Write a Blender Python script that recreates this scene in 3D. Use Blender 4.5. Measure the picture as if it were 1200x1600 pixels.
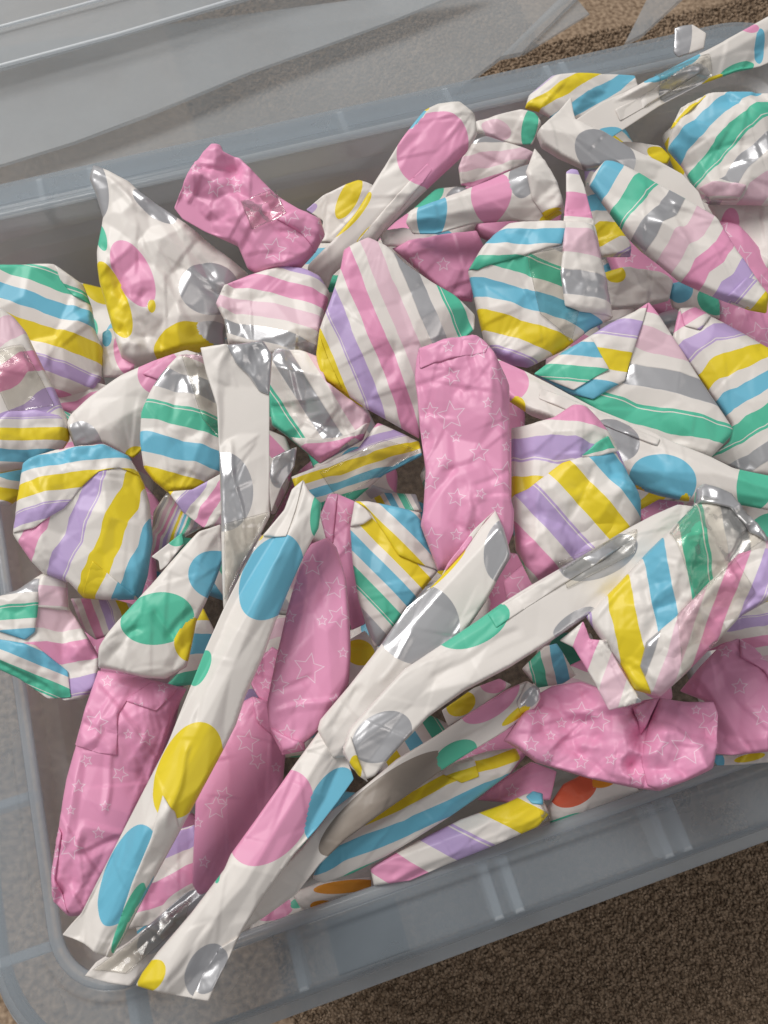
import bpy, math, random
import numpy as np
from mathutils import Vector, Matrix
from mathutils.geometry import delaunay_2d_cdt

for o in list(bpy.data.objects): bpy.data.objects.remove(o)
SC = bpy.context.scene
COL = SC.collection
rad = math.radians
RIM = 0.28                       # height of the box rim over the carpet
CAMH = 0.36                      # camera height over the rim
# ------------------------------------------------------------ camera
FPX = 1183.0
M = np.array([[0.95330298, -0.27763896, 0.11886985],
              [-0.30181028, -0.89027428, 0.34106048],
              [0.01113509, -0.36101012, -0.93249542]])
CAM = np.array([0, 0, RIM + CAMH])
cd = bpy.data.cameras.new('camera'); cam = bpy.data.objects.new('camera', cd); COL.objects.link(cam)
R = M @ np.diag([1, -1, -1])
cam.matrix_world = Matrix.Translation(Vector(CAM)) @ Matrix(R.tolist()).to_4x4()
cd.sensor_fit = 'VERTICAL'; cd.sensor_height = 36; cd.lens = 36 * FPX / 1600
cd.dof.use_dof = True; cd.dof.focus_distance = 0.365; cd.dof.aperture_fstop = 19
cd.clip_start = 0.01; cd.clip_end = 50
SC.camera = cam
SC.render.resolution_x = 768; SC.render.resolution_y = 1024
# ------------------------------------------------------------ light
W = bpy.data.worlds.new('World'); SC.world = W; W.use_nodes = True
bg = W.node_tree.nodes['Background']; bg.inputs[0].default_value = (0.93, 0.95, 1.0, 1); bg.inputs[1].default_value = 0.22
def area(name, loc, target, sx, sy, power, col):
    l = bpy.data.lights.new(name, 'AREA'); l.shape = 'RECTANGLE'; l.size = sx; l.size_y = sy; l.energy = power; l.color = col
    o = bpy.data.objects.new(name, l); COL.objects.link(o); o.location = loc
    o.rotation_euler = (Vector(target) - Vector(loc)).to_track_quat('-Z', 'Y').to_euler()
area('window_light', (-0.65, 1.25, 1.9), (0.1, 0.2, 0.2), 1.15, 0.95, 39, (1.0, 0.975, 0.945))
area('fill_light', (1.2, -0.9, 2.2), (0.1, 0.2, 0.2), 1.2, 1.2, 7, (1.0, 0.93, 0.86))  # weak fill added from the front right, no particular lamp
SC.view_settings.view_transform = 'Standard'; SC.view_settings.look = 'None'
SC.view_settings.exposure = 0; SC.view_settings.gamma = 1

# ------------------------------------------------------------ geometry of the view: pixel of the photograph -> point
def rays(P):
    P = np.atleast_2d(P).astype(float)
    c = np.column_stack([P[:, 0] - 600, P[:, 1] - 800, np.full(len(P), FPX)])
    return c @ M.T
def at(x, y, z):
    r = rays([[x, y]])[0]
    return CAM + r * (z - CAM[2]) / r[2]

# ------------------------------------------------------------ node helpers
def mat(name):
    m = bpy.data.materials.new(name); m.use_nodes = True
    nt = m.node_tree; nt.nodes.clear()
    out = nt.nodes.new('ShaderNodeOutputMaterial')
    return m, nt, out
class NT:
    def __init__(s, nt): s.nt = nt
    def n(s, t, **kw):
        o = s.nt.nodes.new(t)
        for k, v in kw.items():
            if k.startswith('i_'):
                key = k[2:]; key = int(key) if key.isdigit() else key.replace('_', ' ')
                s.set(o.inputs[key], v)
            else: setattr(o, k, v)
        return o
    def set(s, inp, v):
        if isinstance(v, bpy.types.NodeSocket): s.nt.links.new(v, inp)
        else: inp.default_value = v
    def math(s, op, a, b=0.0, c=None):
        o = s.nt.nodes.new('ShaderNodeMath'); o.operation = op
        s.set(o.inputs[0], a); s.set(o.inputs[1], b)
        if c is not None: s.set(o.inputs[2], c)
        return o.outputs[0]
    def mix(s, f, a, b):
        o = s.nt.nodes.new('ShaderNodeMix'); o.data_type = 'RGBA'
        s.set(o.inputs[0], f); s.set(o.inputs[6], a); s.set(o.inputs[7], b)
        return o.outputs[2]
    def fmix(s, f, a, b):
        o = s.nt.nodes.new('ShaderNodeMix'); o.data_type = 'FLOAT'
        s.set(o.inputs[0], f); s.set(o.inputs[2], a); s.set(o.inputs[3], b)
        return o.outputs[0]
PAPER = (0.80, 0.755, 0.708, 1)
C = dict(Y=(0.83, 0.65, 0.025, 1), V=(0.52, 0.39, 0.67, 1), P=(0.80, 0.335, 0.525, 1), L=(0.78, 0.545, 0.62, 1),
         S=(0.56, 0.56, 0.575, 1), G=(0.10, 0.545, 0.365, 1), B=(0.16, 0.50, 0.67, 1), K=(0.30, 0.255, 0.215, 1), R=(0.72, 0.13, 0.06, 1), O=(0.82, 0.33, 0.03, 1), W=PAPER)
STARPINK = (0.79, 0.33, 0.52, 1)

def paper_finish(N, out, col, metal):
    """thin printed wrapping paper: satin sheet with fine crinkles"""
    tc = N.n('ShaderNodeTexCoord')
    v1 = N.n('ShaderNodeTexVoronoi', feature='F1', i_Vector=tc.outputs['Object'], i_Scale=52.0)
    v2 = N.n('ShaderNodeTexVoronoi', feature='F1', i_Vector=tc.outputs['Object'], i_Scale=41.0)
    d1 = N.math('MULTIPLY', v1.outputs['Distance'], v1.outputs['Distance'])
    d2 = N.math('MULTIPLY', v2.outputs['Distance'], v2.outputs['Distance'])
    h = N.math('SUBTRACT', d1, d2)
    fine = N.n('ShaderNodeTexNoise', i_Vector=tc.outputs['Object'], i_Scale=600.0, i_Detail=3.0)
    blot = N.n('ShaderNodeTexNoise', i_Vector=tc.outputs['Object'], i_Scale=28.0, i_Detail=3.0)
    hh = N.math('ADD', h, N.math('MULTIPLY', fine.outputs[0], 0.06))
    bump = N.n('ShaderNodeBump', i_Strength=0.15, i_Distance=0.0012, i_Height=hh)
    ramp = N.n('ShaderNodeMapRange', i_Value=blot.outputs[0]); ramp.inputs[1].default_value = 0.3; ramp.inputs[2].default_value = 0.7
    ramp.inputs[3].default_value = 0.94; ramp.inputs[4].default_value = 1.03
    cc = N.n('ShaderNodeVectorMath', operation='SCALE'); N.set(cc.inputs[0], col); N.set(cc.inputs['Scale'], ramp.outputs[0])
    b = N.n('ShaderNodeBsdfPrincipled')
    N.set(b.inputs['Base Color'], cc.outputs[0])
    N.set(b.inputs['Metallic'], N.math('MULTIPLY', metal, 0.55))
    N.set(b.inputs['Roughness'], N.fmix(metal, 0.47, 0.31))
    N.set(b.inputs['Normal'], bump.outputs[0])
    b.inputs['Specular IOR Level'].default_value = 0.42
    b.inputs['Coat Weight'].default_value = 0.06; b.inputs['Coat Roughness'].default_value = 0.22
    tr = N.n('ShaderNodeBsdfTranslucent'); N.set(tr.inputs[0], cc.outputs[0])
    ms = N.n('ShaderNodeMixShader'); ms.inputs[0].default_value = 0.0
    N.nt.links.new(b.outputs[0], ms.inputs[1]); N.nt.links.new(tr.outputs[0], ms.inputs[2])
    N.nt.links.new(ms.outputs[0], out.inputs[0])

def stripe_mat():
    m, nt, out = mat('striped_paper'); N = NT(nt)
    uv = N.n('ShaderNodeUVMap', uv_map='print')
    s = N.n('ShaderNodeSeparateXYZ', i_Vector=uv.outputs[0])
    ph = N.math('FRACT', N.math('DIVIDE', N.math('ADD', s.outputs[0], 1400.5), 14.0))
    seq = 'YWVWPWLWSWGWBW'
    stops = []
    for i, c in enumerate(seq):
        a, b = (i, i + 1) if i % 2 == 0 else (i + .17, i + 1)
        if c == 'V': stops += [(a, 'V'), (a + .10, 'W'), (a + .17, 'V')]
        elif c == 'G': stops += [(a, 'G'), (a + .12, 'W'), (a + .18, 'G')]
        else: stops.append((a, c))
    # the line in the green stripe lies on its silver side, the one in the violet on its yellow side
    cr = N.n('ShaderNodeValToRGB', i_Fac=ph); cr.color_ramp.interpolation = 'CONSTANT'
    E = cr.color_ramp.elements
    while len(E) > 1: E.remove(E[0])
    E[0].position = 0; E[0].color = C[stops[0][1]]
    for p, c in stops[1:]:
        e = E.new(p / 14); e.color = C[c]
    met = N.math('MULTIPLY', N.math('GREATER_THAN', ph, 8 / 14), N.math('LESS_THAN', ph, 9.17 / 14))
    paper_finish(N, out, cr.outputs[0], met)
    return m
def dot_mat():
    m, nt, out = mat('spotted_paper'); N = NT(nt)
    uv = N.n('ShaderNodeUVMap', uv_map='print')
    a = N.n('ShaderNodeAttribute', attribute_name='ink')
    ln = N.n('ShaderNodeVectorMath', operation='LENGTH', i_0=uv.outputs[0])
    ins = N.math('LESS_THAN', ln.outputs['Value'], 1.0)
    col = N.mix(ins, PAPER, a.outputs['Color'])
    paper_finish(N, out, col, N.math('MULTIPLY', ins, a.outputs['Alpha']))
    return m
def star_mat():
    m, nt, out = mat('star_paper'); N = NT(nt)
    uv = N.n('ShaderNodeUVMap', uv_map='print')
    a = N.n('ShaderNodeAttribute', attribute_name='ink')       # red channel: line width over star size
    w = N.n('ShaderNodeSeparateXYZ', i_Vector=a.outputs['Vector']).outputs[0]
    s = N.n('ShaderNodeSeparateXYZ', i_Vector=uv.outputs[0])
    r = N.n('ShaderNodeVectorMath', operation='LENGTH', i_0=uv.outputs[0]).outputs['Value']
    ang = N.math('ARCTAN2', s.outputs[1], s.outputs[0])
    k = 2 * math.pi / 5
    f = N.math('FRACT', N.math('ADD', N.math('DIVIDE', ang, k), 10.5))
    th = N.math('ABSOLUTE', N.math('MULTIPLY', N.math('SUBTRACT', f, 0.5), k))     # 0 at the points, pi/5 in the notches
    x = N.math('MULTIPLY', r, N.math('COSINE', th)); y = N.math('MULTIPLY', r, N.math('SINE', th))
    ri = 0.47; px, py = ri * math.cos(k / 2), ri * math.sin(k / 2)
    dx, dy = px - 1, py; L = math.hypot(dx, dy); nx, ny = dy / L, -dx / L
    d = N.math('ADD', N.math('MULTIPLY', N.math('SUBTRACT', x, 1.0), nx), N.math('MULTIPLY', y, ny))
    line = N.math('LESS_THAN', N.math('ABSOLUTE', d), w)
    near = N.math('LESS_THAN', r, 1.25)
    col = N.mix(N.math('MULTIPLY', N.math('MULTIPLY', line, near), 0.7), STARPINK, (0.88, 0.72, 0.80, 1))
    paper_finish(N, out, col, 0.0)
    return m
def plain_plastic(name, col, alpha, rough, bumpy=0.0, spec=0.5):
    m, nt, out = mat(name); N = NT(nt)
    b = N.n('ShaderNodeBsdfPrincipled'); b.inputs['Base Color'].default_value = col
    b.inputs['Roughness'].default_value = rough; b.inputs['Specular IOR Level'].default_value = spec
    tc = N.n('ShaderNodeTexCoord')
    no = N.n('ShaderNodeTexNoise', i_Vector=tc.outputs['Object'], i_Scale=18.0, i_Detail=6.0)
    sc = N.n('ShaderNodeTexNoise', i_Vector=tc.outputs['Object'], i_Scale=420.0, i_Detail=2.0)
    if bumpy:
        bp = N.n('ShaderNodeBump', i_Strength=bumpy, i_Distance=0.002, i_Height=N.math('ADD', no.outputs[0], N.math('MULTIPLY', sc.outputs[0], 0.03)))
        N.set(b.inputs['Normal'], bp.outputs[0])
    t = N.n('ShaderNodeBsdfTransparent')
    tl = N.n('ShaderNodeBsdfTranslucent'); tl.inputs[0].default_value = col
    mb = N.n('ShaderNodeMixShader'); mb.inputs[0].default_value = 0.4
    nt.links.new(b.outputs[0], mb.inputs[1]); nt.links.new(tl.outputs[0], mb.inputs[2])
    mp = N.n('ShaderNodeMapRange', i_Value=no.outputs[0]); mp.inputs[1].default_value = .3; mp.inputs[2].default_value = .7
    mp.inputs[3].default_value = alpha - 0.05; mp.inputs[4].default_value = alpha + 0.05
    ms = N.n('ShaderNodeMixShader'); N.set(ms.inputs[0], mp.outputs[0])
    nt.links.new(t.outputs[0], ms.inputs[1]); nt.links.new(mb.outputs[0], ms.inputs[2])
    nt.links.new(ms.outputs[0], out.inputs[0])
    return m
def tape_mat():
    m, nt, out = mat('clear_tape'); N = NT(nt)
    tc = N.n('ShaderNodeTexCoord')
    no = N.n('ShaderNodeTexNoise', i_Vector=tc.outputs['Object'], i_Scale=60.0, i_Detail=3.0)
    bp = N.n('ShaderNodeBump', i_Strength=0.35, i_Distance=0.003, i_Height=no.outputs[0])
    t = N.n('ShaderNodeBsdfTransparent'); t.inputs[0].default_value = (0.995, 0.99, 0.972, 1)
    g = N.n('ShaderNodeBsdfGlossy'); g.inputs['Roughness'].default_value = 0.07; N.set(g.inputs['Normal'], bp.outputs[0])
    fr = N.n('ShaderNodeFresnel', i_IOR=1.5); N.set(fr.inputs['Normal'], bp.outputs[0])
    ms = N.n('ShaderNodeMixShader'); N.set(ms.inputs[0], N.math('ADD', N.math('MULTIPLY', fr.outputs[0], 0.5), 0.0))
    nt.links.new(t.outputs[0], ms.inputs[1]); nt.links.new(g.outputs[0], ms.inputs[2])
    nt.links.new(ms.outputs[0], out.inputs[0])
    return m
def carpet_mat():
    m, nt, out = mat('brown_carpet'); N = NT(nt)
    tc = N.n('ShaderNodeTexCoord')
    no = N.n('ShaderNodeTexNoise', i_Vector=tc.outputs['Object'], i_Scale=210.0, i_Detail=4.0)
    n2 = N.n('ShaderNodeTexNoise', i_Vector=tc.outputs['Object'], i_Scale=9.0, i_Detail=3.0)
    cr = N.n('ShaderNodeValToRGB', i_Fac=N.math('ADD', N.math('MULTIPLY', no.outputs[0], .8), N.math('MULTIPLY', n2.outputs[0], .2)))
    E = cr.color_ramp.elements
    E[0].position = .36; E[0].color = (0.19, 0.13, 0.085, 1); E[1].position = .66; E[1].color = (0.50, 0.37, 0.26, 1)
    b = N.n('ShaderNodeBsdfPrincipled'); N.set(b.inputs['Base Color'], cr.outputs[0]); b.inputs['Roughness'].default_value = .95
    b.inputs['Specular IOR Level'].default_value = .15
    bp = N.n('ShaderNodeBump', i_Strength=.7, i_Distance=.003, i_Height=no.outputs[0]); N.set(b.inputs['Normal'], bp.outputs[0])
    nt.links.new(b.outputs[0], out.inputs[0])
    return m
MAT = dict(S=stripe_mat(), D=dot_mat(), T=star_mat(), tape=tape_mat(), carpet=carpet_mat(),
           box=plain_plastic('frosted_box_plastic', (0.44, 0.50, 0.55, 1), .43, .2, .1),
           rib=plain_plastic('frosted_box_rib', (0.86, 0.89, 0.91, 1), .85, .25, .1),
           base=plain_plastic('clear_base_plastic', (0.30, 0.30, 0.30, 1), .18, .3, .1),
           bead=plain_plastic('bright_bead_plastic', (0.60, 0.65, 0.69, 1), .50, .14, .1),
           wall=plain_plastic('frosted_wall_plastic', (0.66, 0.67, 0.68, 1), .62, .32, .1),
           edge=plain_plastic('frosted_rim_edge', (0.60, 0.65, 0.69, 1), .66, .25, .1),
           dark_patch=plain_plastic('dark_patch_plastic', (0.012, 0.014, 0.018, 1), 1.0, .5, 0, 0.05),  # near-black, only to darken one patch under the front rim
           lid=plain_plastic('frosted_lid_plastic', (0.60, 0.63, 0.65, 1), .45, .2, .06))

def mesh_obj(name, V, F, material, parent=None, smooth=True):
    me = bpy.data.meshes.new(name)
    me.from_pydata([tuple(v) for v in V] if not isinstance(V, np.ndarray) else V.tolist(), [], F if isinstance(F, list) else F.tolist())
    me.materials.append(material)
    me.polygons.foreach_set('use_smooth', [smooth] * len(me.polygons))
    me.update()
    o = bpy.data.objects.new(name, me); COL.objects.link(o)
    if parent is not None: o.parent = parent
    return o
def props(o, label, cat, group=None):
    o['label'] = label; o['category'] = cat
    if group: o['group'] = group

# ============================================================ setting: carpet
rng = np.random.default_rng(7)
def carpet():
    n = 24
    xs = np.linspace(-3, 3, n); V = [(x, y, 0) for y in xs for x in xs]
    F = [(j * n + i, j * n + i + 1, (j + 1) * n + i + 1, (j + 1) * n + i) for j in range(n - 1) for i in range(n - 1)]
    o = mesh_obj('carpet', V, F, MAT['carpet']); o['kind'] = 'structure'
    # loop pile: one little curled tuft of yarn after another where the camera sees it near
    base = []
    for k, (z, r) in enumerate([(0, .7), (.7, 1.0), (1.25, .55)]):
        for a in range(4):
            t = a * math.pi / 2 + k * .6
            base.append((math.cos(t) * r, math.sin(t) * r, z))
    base = np.array(base)
    tf = []
    for k in range(2):
        for a in range(4):
            b = (a + 1) % 4
            tf += [(k * 4 + a, k * 4 + b, (k + 1) * 4 + b), (k * 4 + a, (k + 1) * 4 + b, (k + 1) * 4 + a)]
    tf += [(8, 9, 10), (8, 10, 11)]
    tf = np.array(tf)
    P = []
    def fill(x0, x1, y0, y1, s):
        gx, gy = np.meshgrid(np.arange(x0, x1, s), np.arange(y0, y1, s * .87))
        gx[1::2] += s / 2
        q = np.column_stack([gx.ravel(), gy.ravel()]) + rng.normal(0, s * .28, (gx.size, 2))
        P.append(np.column_stack([q, np.full(len(q), s)]))
    fill(-.10, .62, -.30, -.035, .0026)
    fill(.44, .75, -.035, .75, .0042)
    fill(.02, .44, .42, 1.0, .0040)
    P = np.vstack(P)
    n = len(P)
    ang = rng.uniform(0, 6.28, n); sc = P[:, 2] * rng.uniform(.48, .78, n)
    c, s = np.cos(ang), np.sin(ang)
    B = base[None] * sc[:, None, None]
    X = B[..., 0] * c[:, None] * 1.25 - B[..., 1] * s[:, None] * .8; Y = B[..., 0] * s[:, None] * 1.25 + B[..., 1] * c[:, None] * .8
    Z = B[..., 2] * rng.uniform(.5, 1.0, n)[:, None]
    lean = rng.normal(0, .45, (n, 2))
    V = np.stack([P[:, :1] + X + Z * lean[:, :1], P[:, 1:2] + Y + Z * lean[:, 1:], Z], -1).reshape(-1, 3)
    F = (tf[None] + (np.arange(n) * 12)[:, None, None]).reshape(-1, 3)
    me = bpy.data.meshes.new('carpet_pile')
    me.vertices.add(len(V)); me.vertices.foreach_set('co', V.ravel())
    me.loops.add(F.size); me.loops.foreach_set('vertex_index', F.ravel())
    me.polygons.add(len(F)); me.polygons.foreach_set('loop_start', np.arange(len(F)) * 3)
    me.polygons.foreach_set('use_smooth', np.ones(len(F), bool))
    me.update(calc_edges=True); me.materials.append(MAT['carpet'])
    p = bpy.data.objects.new('carpet_pile', me); COL.objects.link(p); p['kind'] = 'stuff'
    props(p, 'brown looped carpet pile all around the plastic box', 'carpet pile')
carpet()

# ============================================================ box
BX0, BX1, BY0, BY1, BR = -0.143, 0.400, -0.034, 0.381, 0.027
def ring(off, z, x0=BX0, x1=BX1, y0=BY0, y1=BY1, r=BR, n=14):
    out = []
    rr = max(r + off, .002)
    for cx, cy, a0 in ((x1 - r, y1 - r, 0), (x0 + r, y1 - r, 90), (x0 + r, y0 + r, 180), (x1 - r, y0 + r, 270)):
        for k in range(n + 1):
            a = rad(a0 + 90 * k / n); out.append((cx + rr * math.cos(a), cy + rr * math.sin(a), z))
    return out
def sweep(name, prof, material, parent, closed=True, **kw):
    V, F = [], []
    for o_, z in prof: V += ring(o_ * .84 if o_ > 0 else o_, z, **kw)
    n = len(V) // len(prof); m = len(prof)
    for j in range(m if closed else m - 1):
        j2 = (j + 1) % m
        for i in range(n):
            i2 = (i + 1) % n
            F.append((j * n + i, j * n + i2, j2 * n + i2, j2 * n + i))
    o = mesh_obj(name, V, F, material, parent)
    return o
def round_prof(prof, r=.0015):
    out = []
    P = [np.array(p) for p in prof]; n = len(P)
    for i in range(n):
        a, b, c = P[i - 1], P[i], P[(i + 1) % n]
        u, v = a - b, c - b; lu, lv = np.linalg.norm(u), np.linalg.norm(v)
        ru, rv = min(r, lu * .4), min(r, lv * .4)
        p0, p1 = b + u / lu * ru, b + v / lv * rv
        for t in (0, .33, .67, 1): out.append(tuple((1 - t) ** 2 * p0 + 2 * t * (1 - t) * b + t * t * p1))
    return out
def block(name, c, sx, sy, sz, rot, material, parent, bev=.0006):
    """small box with bevelled vertical shape; c = centre of the top face"""
    V = []
    for z, i in ((-sz, 0), (-bev, 0), (0, bev)):
        for a, b in ((-1, -1), (1, -1), (1, 1), (-1, 1)):
            x, y = a * (sx / 2 - i), b * (sy / 2 - i)
            V.append((c[0] + x * math.cos(rot) - y * math.sin(rot), c[1] + x * math.sin(rot) + y * math.cos(rot), c[2] + z))
    F = [(3, 2, 1, 0), (8, 9, 10, 11)]
    for k in range(2):
        for a in range(4):
            b = (a + 1) % 4; F.append((k * 4 + a, k * 4 + b, k * 4 + 4 + b, k * 4 + 4 + a))
    return mesh_obj(name, V, F, material, parent, smooth=False)
def build_box():
    root = bpy.data.objects.new('storage_box', None); COL.objects.link(root); root.location = (0, 0, 0)
    props(root, 'large frosted clear plastic storage box full of wrapped gifts, standing on the brown carpet', 'storage box')
    T = .0022
    wall = [(-.034, .012), (-.0115, RIM - .030), (-.0085, RIM - .022), (-.002, RIM - .018), (-.001, RIM - .002),
            (-.0025 + T, RIM - .004), (-.002 + T, RIM - .020), (-.0085 + T, RIM - .024), (-.0115 + T, RIM - .032), (-.034 + T, .012)]
    sweep('wall', round_prof(wall, .0012), MAT['wall'], root)
    fl = [(0, RIM - .002), (.001, RIM + .0015), (.006, RIM + .0022), (.0085, RIM + .0002), (.030, RIM - .001), (.0335, RIM - .004), (.0350, RIM - .0205),
          (.0330, RIM - .0205), (.0310, RIM - .006), (.029, RIM - .0032), (.009, RIM - .0022), (.002, RIM - .0012)]
    sweep('rim', round_prof(fl, .0016), MAT['box'], root)
    ft = [(.0335, RIM - .0208), (.0355, RIM - .0195), (.0425, RIM - .0205), (.0430, RIM - .0230), (.0420, RIM - .0240), (.0340, RIM - .0235)]
    sweep('rim_edge', round_prof(ft, .0008), MAT['edge'], root)
    bd = [(-.0036, RIM - .0003), (-.0032, RIM + .0010), (-.0015, RIM + .0019), (.0012, RIM + .0020), (.0022, RIM + .0008), (.0012, RIM - .0006), (-.0026, RIM - .0012)]
    sweep('rim_bead', bd, MAT['bead'], root)
    fv = ring(-.036, .011); n = len(fv)
    fv2 = [(x, y, .008) for x, y, z in fv]
    V = fv + fv2; F = [tuple(range(n)), tuple(range(2 * n - 1, n - 1, -1))] + [(i, n + i, n + (i + 1) % n, (i + 1) % n) for i in range(n)]
    mesh_obj('base', V, F, MAT['base'], root, smooth=False)
    p = at(560, 1470, RIM); block('dark_patch_block', (p[0] + .004, BY0 - .0145, RIM - .0036), .031, .021, .0035, 0, MAT['dark_patch'], root)  # added black block; its colour imitates the darkness seen through the rim
    # ribs under the rim
    for px, py in ((462, 1500), (768, 1392), (800, 1380), (1032, 1290), (1062, 1282), (200, 1560)):
        p = at(px, py, RIM); block('rib', (p[0], BY0 - .0145, RIM - .0034), .0040, .0225, .0165, 0, MAT['rib'], root)
    for px, py in ((60, 290), (140, 270), (533, 175), (700, 140), (860, 105), (885, 100)):
        p = at(px, py, RIM); block('rib', (p[0], BY1 + .0145, RIM - .0034), .0040, .0225, .0165, 0, MAT['rib'], root)
    for py in (1250, 1500, 900, 600):
        p = at(20, py, RIM); block('rib', (BX0 - .0145, p[1], RIM - .0034), .0225, .0040, .0165, 0, MAT['rib'], root)
build_box()

# ============================================================ lid behind the box
def slab(name, pts, zt, th, material, parent, bev=.0015):
    """flat polygon with thickness; pts world xy counter-clockwise"""
    P = np.array(pts); c = P.mean(0)
    n = len(P)
    V = [(*p, zt - th) for p in P] + [(*p, zt - bev) for p in P] + [(*(p + (c - p) / np.linalg.norm(c - p) * bev), zt) for p in P]
    F = [tuple(range(n - 1, -1, -1)), tuple(range(2 * n, 3 * n))]
    for k in range(2):
        for i in range(n):
            j = (i + 1) % n; F.append((k * n + i, k * n + j, (k + 1) * n + j, (k + 1) * n + i))
    return mesh_obj(name, V, F, material, parent, smooth=False)
def tube(name, pts, r, material, parent, ns=10):
    P = [np.array(p, float) for p in pts]; V = []; F = []
    for i, p in enumerate(P):
        d = P[min(i + 1, len(P) - 1)] - P[max(i - 1, 0)]; d /= np.linalg.norm(d)
        u = np.cross(d, (0, 0, 1)); u /= np.linalg.norm(u); v = np.cross(u, d)
        for k in range(ns):
            a = 2 * math.pi * k / ns; V.append(p + r * (math.cos(a) * u + math.sin(a) * v))
    for i in range(len(P) - 1):
        for k in range(ns):
            b = (k + 1) % ns; F.append((i * ns + k, i * ns + b, (i + 1) * ns + b, (i + 1) * ns + k))
    F += [tuple(range(ns - 1, -1, -1)), tuple(range((len(P) - 1) * ns, len(P) * ns))]
    return mesh_obj(name, V, F, material, parent)
def build_lid():
    zt = RIM - .075
    root = bpy.data.objects.new('box_lid', None); COL.objects.link(root); root.location = (0, 0, 0)
    props(root, 'frosted clear plastic lid lying behind the storage box', 'lid')
    def w(x, y, z=zt): return at(x, y, z)[:2]
    def W3(x, y, z): return tuple(at(x, y, z))
    slab('panel', [w(-330, 420), w(560, 260), w(790, 85), w(900, -12), w(1010, -110), w(-330, 190 - 420)], zt, .002, MAT['lid'], root)
    slab('raised_border', [w(-330, 330, zt + .02), w(0, 246, zt + .02), w(110, 212, zt + .02), w(220, 172, zt + .02), w(310, 135, zt + .02), w(390, 101, zt + .02), w(500, 62, zt + .02), w(620, 18, zt + .02), w(760, -40, zt + .02), w(0, 60, zt + .02), w(-330, 160, zt + .02)], zt + .014, .002, MAT['lid'], root)
    tube('ridge', [W3(-330, 196, zt + .03), W3(0, 103, zt + .03), W3(180, 55, zt + .03), W3(370, -2, zt + .03), W3(560, -60, zt + .03)], .0014, MAT['rib'], root)
    slab('outer_border', [w(-330, 180, zt + .03), w(0, 99, zt + .03), w(370, -6, zt + .03), w(560, -62, zt + .03), w(560, -200, zt + .03), w(-330, -40, zt + .03)], zt + .026, .002, MAT['lid'], root)
    tube('ridge', [W3(-330, 130, zt + .03), W3(0, 42, zt + .03), W3(200, -12, zt + .03), W3(400, -60, zt + .03)], .0012, MAT['rib'], root)
    slab('side_border', [w(780, 98), w(812, 92), w(925, -20), w(1030, -120), w(1000, -120), w(892, -16)][::1], zt + .005, .003, MAT['lid'], root)
    slab('corner_tab', [w(815, 88), w(922, 22), w(900, -4)], zt + .001, .0015, MAT['lid'], root)
    slab('latch', [w(975, 70), w(1003, 56), w(1075, -10), w(1085, -60), w(1040, -60), w(1010, 0)], zt + .001, .003, MAT['lid'], root)
build_lid()

# ============================================================ wrapped gifts
def poly(s): return np.array([[float(v) for v in p.split(',')] for p in s.split()])
def resample(P, g, sig):
    Q = np.vstack([P, P[:1]]); d = np.hypot(*np.diff(Q, axis=0).T); L = np.concatenate([[0], np.cumsum(d)])
    n = max(12, int(L[-1] / (g * .5)))
    s = np.linspace(0, L[-1], n, endpoint=False)
    R_ = np.column_stack([np.interp(s, L, Q[:, 0]), np.interp(s, L, Q[:, 1])])
    k = max(1, int(sig / (L[-1] / n) * 2.5)); w = np.exp(-.5 * (np.arange(-k, k + 1) * (L[-1] / n) / sig) ** 2); w /= w.sum()
    S = np.zeros_like(R_)
    for i, ww in enumerate(w): S += ww * np.roll(R_, i - k, axis=0)
    return S[::2]
def inside(P, Q):
    x, y = Q[:, 0], Q[:, 1]; r = np.zeros(len(Q), bool)
    for i in range(len(P)):
        x1, y1 = P[i - 1]; x2, y2 = P[i]
        if y1 == y2: continue
        c = ((y1 > y) != (y2 > y)) & (x < (x2 - x1) * (y - y1) / (y2 - y1) + x1)
        r ^= c
    return r
def bdist(P, Q):
    A = P; B = np.roll(P, -1, axis=0); D = B - A; L2 = (D ** 2).sum(1) + 1e-9
    best = np.full(len(Q), 1e9)
    for s in range(0, len(Q), 2000):
        q = Q[s:s + 2000, None]; t = np.clip(((q - A) * D).sum(2) / L2, 0, 1)
        best[s:s + 2000] = np.sqrt((((q - A - t[..., None] * D) ** 2).sum(2)).min(1))
    return best
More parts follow.
